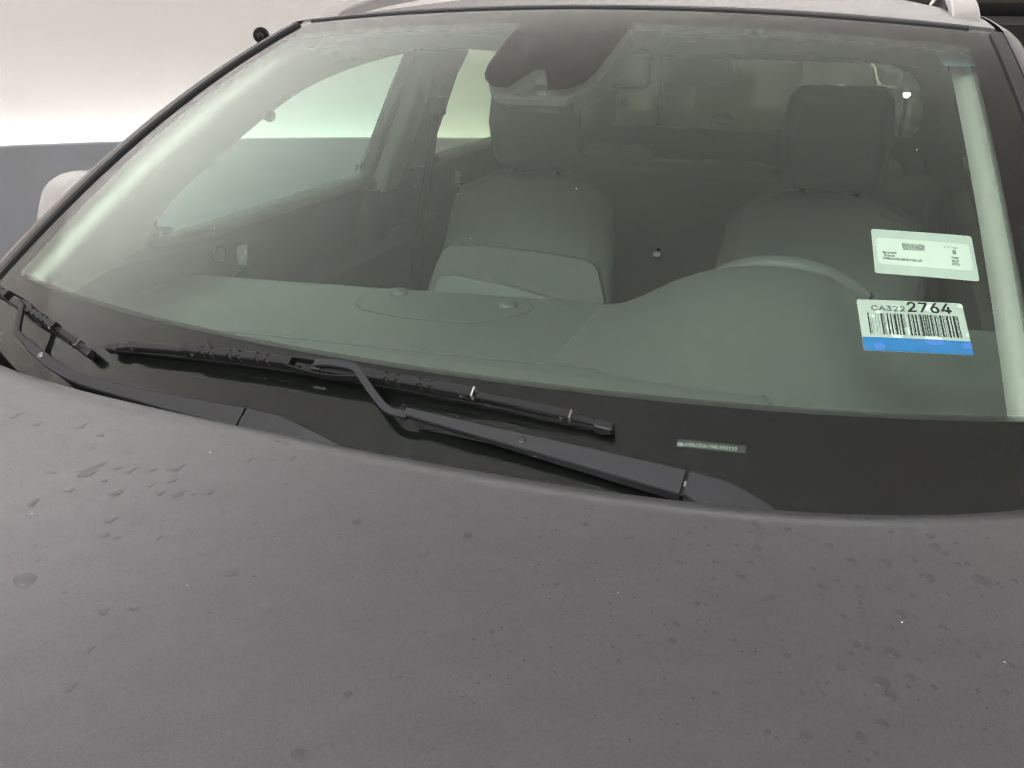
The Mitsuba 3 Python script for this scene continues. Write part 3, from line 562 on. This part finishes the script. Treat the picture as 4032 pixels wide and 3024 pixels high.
# ------------------------------------------------------------------ wipers
def flat(mesh, size=.012): return warp(mesh, size)
def blade(wp, O, ang, x0, x1, m0, c0, c1, m1, off=0.0, grooves=()):
    """One wiper blade in its own frame (x along it), then laid on the glass at O with slope ang."""
    ca, sa = math.cos(ang), math.sin(ang)
    def put(key, mesh, bsdf, smooth=False, size=.015):
        mesh = fine(mesh, size); v = mesh.vertices; s = O[0] + v[:, 0] * ca - v[:, 1] * sa; d = O[1] + v[:, 0] * sa + v[:, 1] * ca
        return car(key, tm(G(s, d, v[:, 2]), mesh.faces), bsdf, smooth, parent=wp)
    def rib(xa, xb, w, h, th, y=off, bev=.001, n=24):
        xx = np.linspace(xa, xb, n); w = np.interp(np.linspace(0, 1, n), np.linspace(0, 1, len(w)), w) if np.ndim(w) else np.full(n, w)
        return ribbon(np.c_[xx, y + w / 2], np.c_[xx, y - w / 2], h, th, bev, n)
    L = x1 - x0
    lipm = cat(box([(x0 + x1) / 2, 0, .0035], [L - .018, .0016, .007]), box([(x0 + x1) / 2, 0, .0088], [L - .018, .0055, .0036]))
    put('wiper_rubber', lipm, 'rubber')
    put('rubber_holder', rib(x0 + .006, x1 - .006, .0075, .0128, .0022, y=off * .4), 'satin_black')
    for xe, sg in ((x0, 1), (x1, -1)):
        put('end_cap', cat(rbox([xe + sg * .009, off * .4, .0115], [.019, .0105, .011], .0022, 8), box([xe + sg * .012, 0, .004], [.010, .004, .008])), 'black_plastic', 40)
    # outer arches
    span = (x1 - x0)
    for a, b, sg in ((x0, m0, 1), (x1, m1, -1)):
        j = a + (b - a) * .30
        if abs(b - a) > .05:
            put('outer_yoke', rib(a + sg * .010, j + sg * .012, (.0058, .0066, .006), (.0150, .0182, .0192), .005), 'satin_black')
            put('outer_yoke', rib(j, b + sg * .004, (.0086, .0078, .0064), (.0226, .0240, .0232), (.0085, .006, .006)), 'satin_black')
            put('yoke_end', cat(box([j - sg * .0006, off, .0185], [.0016, .0092, .0085])), 'steel' if sg < 0 else 'satin_black')
            k = disc(.0016, 12, .0006); k.apply_transform(trimesh.transformations.rotation_matrix(PI / 2, [1, 0, 0])); k.apply_translation([j + sg * .008, off - .0043, .0185]); put('rivet', k, 'steel')
        else:
            put('outer_yoke', rib(a + sg * .012, b + sg * .003, (.0075, .007), (.0195, .022), .006), 'satin_black')
    # clips that hold the rubber
    for xc in np.linspace(x0 + .05, x1 - .05, max(3, int(span / .075))):
        put('rubber_clip', box([xc, off * .4, .0125], [.0042, .0088, .0040]), 'black_plastic')
    # main bridge with its cut-outs
    for a, b in ((m0, c0), (c1, m1)):
        br = mani(rib(a, b, .0100, .0288, (.0115, .0105), bev=.0012))
        br = br - m3.Manifold.cube((abs(b - a) - .006, .0070, .02), True).translate(((a + b) / 2, off, .0288 - .0015 - .01))
        for g in grooves:
            if a + .01 < g < b - .01:
                for gg, w_ in ((g, .0050), (g + .0125, .0050)):
                    for sy in (-1, 1): br = br - m3.Manifold.cylinder(.03, .0026, .0026, 10).scale((1.15, .8, 1)).translate((gg, off + sy * .0040, .02))
        mb = unmani(br); put('main_bridge', mb, 'satin_black', False, .02)
        e = b if b == m1 else a
        if b == m1 or a == m0:
            put('bridge_end', cat(box([e, off + .0042, .0240], [.0016, .0022, .0090]), box([e, off - .0042, .0240], [.0016, .0022, .0090]), box([e, off, .0282], [.0016, .0104, .0018])), 'dot_metal' if e == m1 and x1 > .2 else 'satin_black')
            k = disc(.0018, 12, .0006); k.apply_transform(trimesh.transformations.rotation_matrix(PI / 2, [1, 0, 0])); k.apply_translation([e + (.012 if e == m0 else -.012), off - .0052, .0225]); put('rivet', k, 'steel')
    xc = np.linspace(c0 - .004, c1 + .004, 16); bul = .0052 + .0022 * np.sin(np.linspace(0, PI, 16))
    for sy in (-1, 1):
        put('clip_rail', ribbon(np.c_[xc, off + sy * bul + .0007], np.c_[xc, off + sy * bul - .0007], .0284 - .004 * np.sin(np.linspace(0, PI, 16)), .010, .0003, 16), 'satin_black')
    put('clip', cat(box([(c0 + c1) / 2 + .012, off, .0195], [abs(c1 - c0) * .6, .0075, .006]), rbox([c0 + .030, off, .021], [.012, .009, .008], .002, 8)), 'black_plastic', 40)


W1 = car('wiper', flat(ribbon([(0.0701, 0.0473), (0.1654, 0.0453), (0.2781, 0.0459), (0.3475, 0.047)], [(0.0718, 0.0383), (0.1703, 0.0309), (0.2837, 0.0247), (0.3463, 0.0225)], (.0262, .026, .0258, .025), (.007, .010, .014, .017), .0012, 60)), 'arm_black', 25)
car('hook', flat(centre_ribbon([(-0.0487, 0.0769), (-0.0266, 0.0797), (-0.007, 0.0794), (0.0016, 0.0765), (0.0117, 0.0688), (0.0239, 0.0593), (0.039, 0.0482), (0.0496, 0.0416), (0.06, 0.0395), (0.0735, 0.0400)], .0078, (.0305, .031, .031, .0295, .028, .0268, .0255), .0042, .0008, 70), .01), 'arm_black', 25, parent=W1)
k = trimesh.creation.icosphere(2, 1.0); k.apply_scale([.0042, .0042, .0012]); k.apply_translation([.1947, .0376, .0262]); car('arm_rivet', warp(k, None), 'arm_black', True, parent=W1)
car('pivot_cap', flat(ribbon([(0.3512, 0.0476), (0.3705, 0.0472), (0.3791, 0.0473), (0.4047, 0.0421), (0.4383, 0.0314), (.46, .021), (.475, .008)], [(0.3500, 0.0240), (0.37, 0.015), (0.388, 0.006), (.42, -.006), (.44, -.01), (.46, -.012), (.472, -.012)], (.0245, .024, .0235, .022, .0195, .016, .012), (.022, .03, .035, .04, .04, .04), .0015, 60)), 'arm_black', 30, parent=W1)
car('gap_edge', flat(ribbon([(.3476, .0468), (.3510, .0474)], [(.3464, .0226), (.3498, .0240)], .0205, .012, .0004, 4)), 'rubber', parent=W1)
car('gap_edge', flat(cat(box([.3492, .0345, .0212], [.002, .0045, .003]))), 'steel', parent=W1)
car('gap_edge', flat(ribbon([(.3512, .0492), (.36, .0492), (.371, .0482)], [(.3512, .0476), (.36, .0474), (.371, .0474)], .0232, .006, .0006, 10)), 'satin_black', parent=W1)
blade(W1, (0, .0745), .003, -.352, .272, -.2235, -.079, .003, .1315, off=.0012, grooves=(-.196, -.158, -.121, .037, .075))
W2 = car('wiper', flat(ribbon([(-0.4739, 0.0709), (-0.4159, 0.0483), (-0.3629, 0.0327), (-0.3193, 0.0246), (-0.2814, 0.0215), (-0.2109, 0.0178), (-0.107, 0.0159)], [(-0.4824, 0.0638), (-0.4479, 0.0466), (-0.4036, 0.0298), (-0.3509, 0.0164), (-0.3094, 0.0104), (-0.2711, 0.0062), (-0.1993, -0.001), (-0.1077, -0.0069)], (.0262, .026, .0258, .025), (.007, .010, .014, .017), .0012, 70)), 'arm_black', 25)
car('hook', flat(centre_ribbon([(-0.5560, 0.1283), (-0.5340, 0.1209), (-0.5262, 0.1176), (-0.5222, 0.1120), (-0.5178, 0.1028), (-0.5101, 0.0875), (-0.5050, 0.0794), (-.499, .0762), (-0.4887, 0.071), (-0.4765, 0.066)], .0080, (.0305, .031, .031, .0295, .028, .0268, .0255), .0042, .0008, 70), .01), 'arm_black', 25, parent=W2)
k = trimesh.creation.icosphere(2, 1.0); k.apply_scale([.0042, .0042, .0012]); k.apply_translation([-.4364, .0490, .0262]); car('arm_rivet', warp(k, None), 'steel', True, parent=W2)
car('pivot_cap', flat(ribbon([(-0.1046, 0.0165), (-0.0708, 0.0153), (-0.0293, 0.0079), (0.0233, -0.0043), (.05, -.012), (.07, -.022)], [(-0.1056, -0.0050), (-0.091, -0.0120), (-.06, -.022), (-.03, -.032), (.02, -.04), (.06, -.04)], (.0245, .024, .0225, .0195, .016, .012), (.022, .03, .035, .04, .04, .04), .0015, 60)), 'arm_black', 30, parent=W2)
car('gap_edge', flat(ribbon([(-.1071, .0158), (-.1044, .0165)], [(-.1079, -.0066), (-.1054, -.0050)], .0205, .012, .0004, 4)), 'rubber', parent=W2)
car('gap_edge', flat(cat(box([-.1062, .0045, .0212], [.002, .0045, .003]))), 'steel', parent=W2)
blade(W2, (-0.3842, 0.0656), math.radians(-20.0), -.34, .012, -.29, -.207, -.142, -.0655, off=.0030, grooves=(-.255, -.235, -.128, -.10))

# ------------------------------------------------------------------ labels stuck inside the glass
fr = label_frame((0.4713, 0.4062), (0.5727, 0.4236), (0.4829, 0.3407))
A = thing('inventory_label', 'pale stock label with small printed lines, upper sticker on the right of the windshield', 'sticker')
add('backing', on_label(fr, fine(extr(lrect(fr, 0, 0, 1, 1, .0028), -.0003, 0), .02), -.0060), 'paper_grey', parent=A)
add('paper', on_label(fr, fine(extr(lrect(fr, .040, .203, .955, .80, .005), -.0003, 0), .02), -.0056), 'paper', parent=A)
r2 = random.Random(5); bars = []; u = .295
while u < .515:
    b = r2.choice([.003, .003, .006]); bars.append(lrect(fr, u, .300, min(u + b, .517), .386)); u += b + r2.choice([.003, .004, .005])
add('small_barcode', on_label(fr, extr(union_all(bars), 0, .0001), -.0055), 'ink', parent=A)
for txt, a_, b_, c_, d_, bo in (('2003929391', .297, .444, .513, .392, True), ('Hyundai', .093, .556, .229, .512, True), ('Tucson', .094, .622, .211, .576, True), ('KM8J3CAL5MU392120', .093, .692, .472, .646, True), ('07/24/2025', .706, .334, .834, .300, False), ('S', .783, .457, .818, .372, True), ('Gray', .765, .560, .834, .515, True), ('SUV', .768, .636, .832, .588, True), ('2021', .762, .703, .833, .655, True)):
    add('printed_line', on_label(fr, ltext(fr, txt, a_, b_, c_, d_, bo), -.0055), 'ink', parent=A)
fr = label_frame((0.4687, 0.2989), (0.5688, 0.3224), (0.4854, 0.2361))
B = thing('barcode_sticker', 'white sticker with a large barcode and a blue lower band, lower right of the windshield', 'sticker')
add('backing', on_label(fr, fine(extr(lrect(fr, 0, 0, 1, 1, .0028), -.0003, 0), .02), -.0060), 'paper_grey', parent=B)
add('blue_band', on_label(fr, fine(extr(lrect(fr, 0.001, .745, .999, .999).intersection(lrect(fr, .001, .001, .999, .999, .0028)), -.0002, 0), .02), -.0056), 'blue_print', parent=B)
bub = [(.377, .15, .035, .05), (.688, .13, .05, .07), (.33, .68, .055, .07), (.19, .25, .03, .03), (.66, .735, .08, .07), (.99, .62, .02, .035), (.98, .06, .03, .04), (.26, .55, .02, .06), (.43, .60, .025, .08), (.12, .33, .03, .04)]
E_ = lambda u, v, a_, b_: affinity.scale(Point(u * fr[3], -v * fr[4]).buffer(1.0, 12), a_ * fr[3], b_ * fr[4])
whole = lrect(fr, .001, .001, .999, .999, .0028)
add('air_bubbles', on_label(fr, extr(union_all([E_(*b) for b in bub]).intersection(lrect(fr, 0.001, 0.001, .999, .744)).intersection(whole), -.0002, 0), -.0057), 'paper_bubble', parent=B)
add('air_bubbles', on_label(fr, extr(union_all([E_(.149, .915, .055, .065), E_(.66, .765, .09, .085), E_(.965, .835, .06, .06)]).intersection(lrect(fr, .001, .7455, .999, .998)).intersection(whole), -.0001, .0001), -.0054), 'blue_bubble', parent=B)
BAR = [(347, 362), (373, 378), (396, 400), (437, 440), (471, 475), (500, 519), (527, 533), (541, 546), (572, 590), (612, 628), (646, 650), (657, 681), (698, 712), (730, 755), (763, 768), (777, 781), (822, 842), (859, 864), (872, 889), (906, 926), (945, 949), (958, 985), (995, 1010), (1020, 1036), (1046, 1062), (1078, 1098), (1107, 1112), (1130, 1146), (1157, 1161), (1170, 1174), (1190, 1212), (1225, 1235), (1251, 1255), (1268, 1290), (1310, 1325), (1345, 1370), (1379, 1384), (1393, 1405)]
bf = lambda q: .080 + (q - 347) / (1405 - 347) * .848
add('large_barcode', on_label(fr, extr(union_all([lrect(fr, bf(a_), .273, bf(b_), .686) for a_, b_ in BAR]), 0, .0001), -.0055), 'ink', parent=B)
add('printed_line', on_label(fr, ltext(fr, 'CA322', .128, .221, .447, .122, False), -.0055), 'ink', parent=B)
add('printed_line', on_label(fr, ltext(fr, '2764', .470, .221, .884, .031, True), -.0055), 'ink', parent=B)
fr = label_frame((0.5081, 0.8487), (0.5397, 0.855), (0.5171, 0.7921))
fr = (fr[0], fr[1], fr[2], .0365, .060)
C_ = thing('small_tag', 'small pale tag tinted blue by the shade band, top right corner of the windshield', 'sticker')
v_ = extr(Polygon([(0, 0), (.0335, .0), (.0455, -.0565), (.0435, -.0585), (.011, -.0595), (.0085, -.058)]), -.0003, 0)
add('paper', on_label(fr, fine(v_, .02), -.0085), 'paper', parent=C_)

# ------------------------------------------------------------------ water on the hood
DR = [(306,-130,2.5),(303,-105,2.2),(342,-131,2.3),(370,-119,1.6),(384,-121,1.6),(397,-116,1.8),(416,-106,1.6),(430,-102,3.6),(373,-135,1.9),(382,-145,2.4),(405,-133,2.5),(428,-122,2.3),(424,-140,4.2),(428,-136,1.4),(399,-156,1.7),(408,-152,1.9),(424,-74,4.9),(423,-85,1.7),(431,-76,1.7),(391,-95,2.2),(448,-69,3.4),(446,-46,2.7),(479,-74,3.4),(471,-109,2.3),(496,-86,4.3),(519,-76,4.7),(522,-32,2.4),(550,-23,3.6),(554,-35,4.0),(569,-22,1.8),(561,-41,2.4),(539,-62,2.3),(569,-50,2.9),(576,-46,2.8),(585,-62,7.0),(548,-78,5.3),(608,-48,2.4),(596,-58,1.8),(478,-126,2.3),(488,-114,2.2),(502,-114,2.0),(522,-106,2.5),(538,-104,2.2),(562,-91,1.7),(447,-154,2.9),(402,-182,2.3),(505,-124,1.8),(505,-131,1.8),(506,-137,2.4),(495,-150,2.1),(531,-129,4.6),(540,-128,2.3),(525,-146,2.8),(558,-130,3.0),(394,-208,2.3),(395,-225,2.8),(432,-206,1.4),(505,-174,3.0),(512,-175,2.5),(502,-184,1.8),(535,-155,2.2),(567,-138,1.8),(527,-171,4.9),(577,-145,3.5),(599,-144,2.3),(465,-205,2.3),(484,-196,2.0),(497,-199,3.2),(538,-188,3.3),(485,-219,1.7),(543,-169,1.9),(521,-201,5.7),(527,-209,4.4),(537,-196,1.6),(552,-189,2.2),(477,-232,2.5),(489,-228,1.7),(429,-256,2.3),(594,-171,2.2),(577,-179,1.5),(523,-234,4.1),(483,-264,3.8),(512,-251,4.4),(462,-271,2.2),(521,-258,2.0),(517,-265,2.1),(468,-273,1.5),(504,-21,2.4),(489,-28,2.0),(309,-204,1.5),(229,-178,3.9),(145,-195,3.6),(287,-264,1.6),(229,-345,3.0),(227,-392,4.5),(-37,-337,7.9)]
SM = [(-259,-152,4.6),(-222,-158,4.9),(-178,-151,5.3),(-145,-158,3.7),(-204,-167,2.2),(-110,-209,10.5),(-135,-222,4.2),(-38,-182,5.9),(-56,-190,3.4),(-73,-199,5.3),(-82,-218,3.4),(-98,-239,3.8),(-113,-263,5.3),(-60,-229,7.0),(-34,-261,5.1),(-24,-277,4.6),(-13,-276,3.5),(-46,-317,1.9),(17,-265,2.6),(-29,-199,4.9),(11,-148,3.3),(44,-134,3.3),(-40,-211,2.5),(-24,-217,4.0),(-11,-214,5.6),(2,-209,2.8),(13,-203,3.6),(24,-114,3.0),(13,-112,2.6),(-87,-198,4.3),(209,-211,5.2),(140,-302,4.1),(93,-280,5.2),(39,-342,4.9),(57,-333,4.3),(57,-374,4.2),(71,-402,5.7)]
def drop_mesh(x, y, r, hgt, asp=1.0, ang=0.0, rough=.08):
    n = 18; a = np.arange(n) * 2 * PI / n; wob = 1 + rough * (rng.random(4) @ np.array([np.cos(a + 1), np.cos(2 * a + 2), np.sin(3 * a), np.sin(2 * a)]) - .5)
    fr_ = np.array([1.0, .97, .88, .72, .5, .25]); hh = np.array([0, .30, .58, .80, .93, .985]) * hgt
    ex, ey = r * wob * np.cos(a) * asp, r * wob * np.sin(a) / asp; X_, Y_ = ex * math.cos(ang) - ey * math.sin(ang), ex * math.sin(ang) + ey * math.cos(ang)
    V_ = [];
    for f, h_ in zip(fr_, hh): V_.append(np.c_[x + X_ * f, y + Y_ * f, hood_z(x + X_ * f, y + Y_ * f) + .0002 + h_])
    V_ = np.vstack(V_ + [[[x, y, hood_z(x, y) + .0002 + hgt]], [[x, y, hood_z(x, y) + .0002]]])
    F = []
    for i in range(5):
        for j in range(n):
            p0, p1 = i * n + j, i * n + (j + 1) % n; F += [[p0, p1, p1 + n], [p0, p1 + n, p0 + n]]
    for j in range(n): F += [[5 * n + j, 5 * n + (j + 1) % n, 6 * n]]
    return tm(V_[:-1], F)
BIG = {585: 'widest oval water drop, at the far right of the hood near its rear edge', 521: 'thick raised water drop in the middle of the loose cluster on the right of the hood', 229: None, 227: None}
for x, y, r in DR:
    r = r * 1e-3
    lab = 'small clear water drop on the right half of the grey hood' if x > 300 else 'single clear water drop on the middle of the grey hood'
    grp = 'small water drops on the right of the hood' if x > 300 else 'single water drops on the middle of the hood'
    if (x, y) == (585, -62): lab, grp = 'widest oval water drop, far right of the hood near its rear edge', None
    if (x, y) == (521, -201): lab, grp = 'large domed water drop, biggest in the lower right cluster on the hood', None
    if (x, y) == (229, -178): lab, grp = 'round clear water drop standing alone below the middle of the wipers', None
    if (x, y) == (227, -392): lab, grp = 'round water drop at the bottom edge of the photo, on the hood', None
    if (x, y) == (-37, -337): lab, grp = 'broad flat water drop at the far left of the hood', None
    add('water_drop', drop_mesh(x * 1e-3, y * 1e-3, r, r * (.34 if (x, y) == (521, -201) else .30), asp=1.0 + .12 * rng.random(), ang=rng.random() * 3), 'water', True, label=lab, category='water drop', group=grp)
for x, y, r in SM:
    add('water_stain', drop_mesh(x * 1e-3, y * 1e-3, r * 1e-3, .0002, asp=1.25 + .25 * rng.random(), ang=.75 + .3 * rng.random(), rough=.5), 'stain', False, label='flat dried water stain smeared along the left part of the hood', category='water stain', group='dried water stains on the left of the hood')
specks = []
for i in range(260):
    x = rng.uniform(.27, .62); y = hood_edge(x) - rng.uniform(.008, .26) ** 1.0; r = rng.uniform(.0004, .0011); specks.append(drop_mesh(x, y, r, r * .25))
for i in range(120):
    x = rng.uniform(-.30, .30); y = hood_edge(x) - rng.uniform(.01, .25); r = rng.uniform(.0004, .0012); specks.append(drop_mesh(x, y, r, r * .12, asp=1.3, ang=.8))
add('water_specks', cat(*specks), 'water', True, label='tiny water specks sprinkled over the hood', category='water', kind='stuff')

sp = []
for i in range(9):
    x = rng.uniform(-.2, .6); y = hood_edge(x) - rng.uniform(.015, .33); r = rng.uniform(.00035, .0009); sp.append(drop_mesh(x, y, r, r * .5, asp=1.0 + .5 * rng.random(), ang=rng.random() * 3, rough=.4))
add('dust_flecks', cat(*sp), 'paper_grey', True, label='pale dust flecks scattered over the hood', category='dust', kind='stuff')
sp = []
for i in range(14):
    a_, b_ = rng.uniform(-.45, .55), rng.uniform(.12, .75); c = disc(rng.uniform(.0004, .0009), 7); c.apply_scale([1, 1 + rng.random(), 1]); c.apply_translation([a_, b_, .0006]); sp.append(c)
add('glass_dust', warp(cat(*sp), None), 'paper_grey', label='tiny pale dust specks on the outside of the windshield', category='dust', kind='stuff')

# ------------------------------------------------------------------ things beyond the car
t = thing('wall_camera', 'round black camera on an arm before the white wall, peeking over the left windshield pillar', 'camera')
add('body', trimesh.creation.icosphere(3, .042).apply_translation([-2.69, 3.53, 1.519]), 'ball_black', True, parent=t)
add('lens', tm(np.array([0, 0, 0]) + trimesh.creation.icosphere(2, .018).vertices + [-2.668, 3.492, 1.517], trimesh.creation.icosphere(2, .018).faces), 'satin_black', True, parent=t)
add('arm', tube([[-2.70, 3.545, 1.519], [-3.55, 4.68, 1.532]], .012), 'ball_black', True, parent=t)
t = thing('work_lamp', 'small bright lamp in the dark space behind the car, seen beside the right headrest', 'lamp')
add('bulb', trimesh.creation.icosphere(2, .032).apply_translation([.534, 8.3, 1.19]), 'lamp_body', True, emit=np.array([1.0, 1.0, .92]) * 4.0, parent=t)
add('stand', tube([[.534, 8.34, 0], [.534, 8.34, 1.17]], .015), 'ball_black', parent=t)
t = thing('tool_rack', 'dim rack with shiny tools far behind the car, seen through the rear window', 'rack')
add('panel', box([.1, 8.62, 1.30], [1.0, .04, .9]), 'lamp_body', parent=t)
add('chrome_tool', tube([[.20, 8.55, 1.44], [.235, 8.54, 1.40], [.27, 8.54, 1.30], [.30, 8.54, 1.26]], .022), 'dot_metal', True, parent=t)
add('chrome_tool', tube([[.27, 8.54, 1.265], [.36, 8.54, 1.25], [.45, 8.54, 1.235]], .014), 'dot_metal', True, parent=t)
add('chrome_tool', tube([[-.09, 8.54, 1.23], [-.02, 8.54, 1.245], [.05, 8.54, 1.21], [.12, 8.54, 1.205]], .012), 'dot_metal', True, parent=t)
print(len(scene), 'entries')
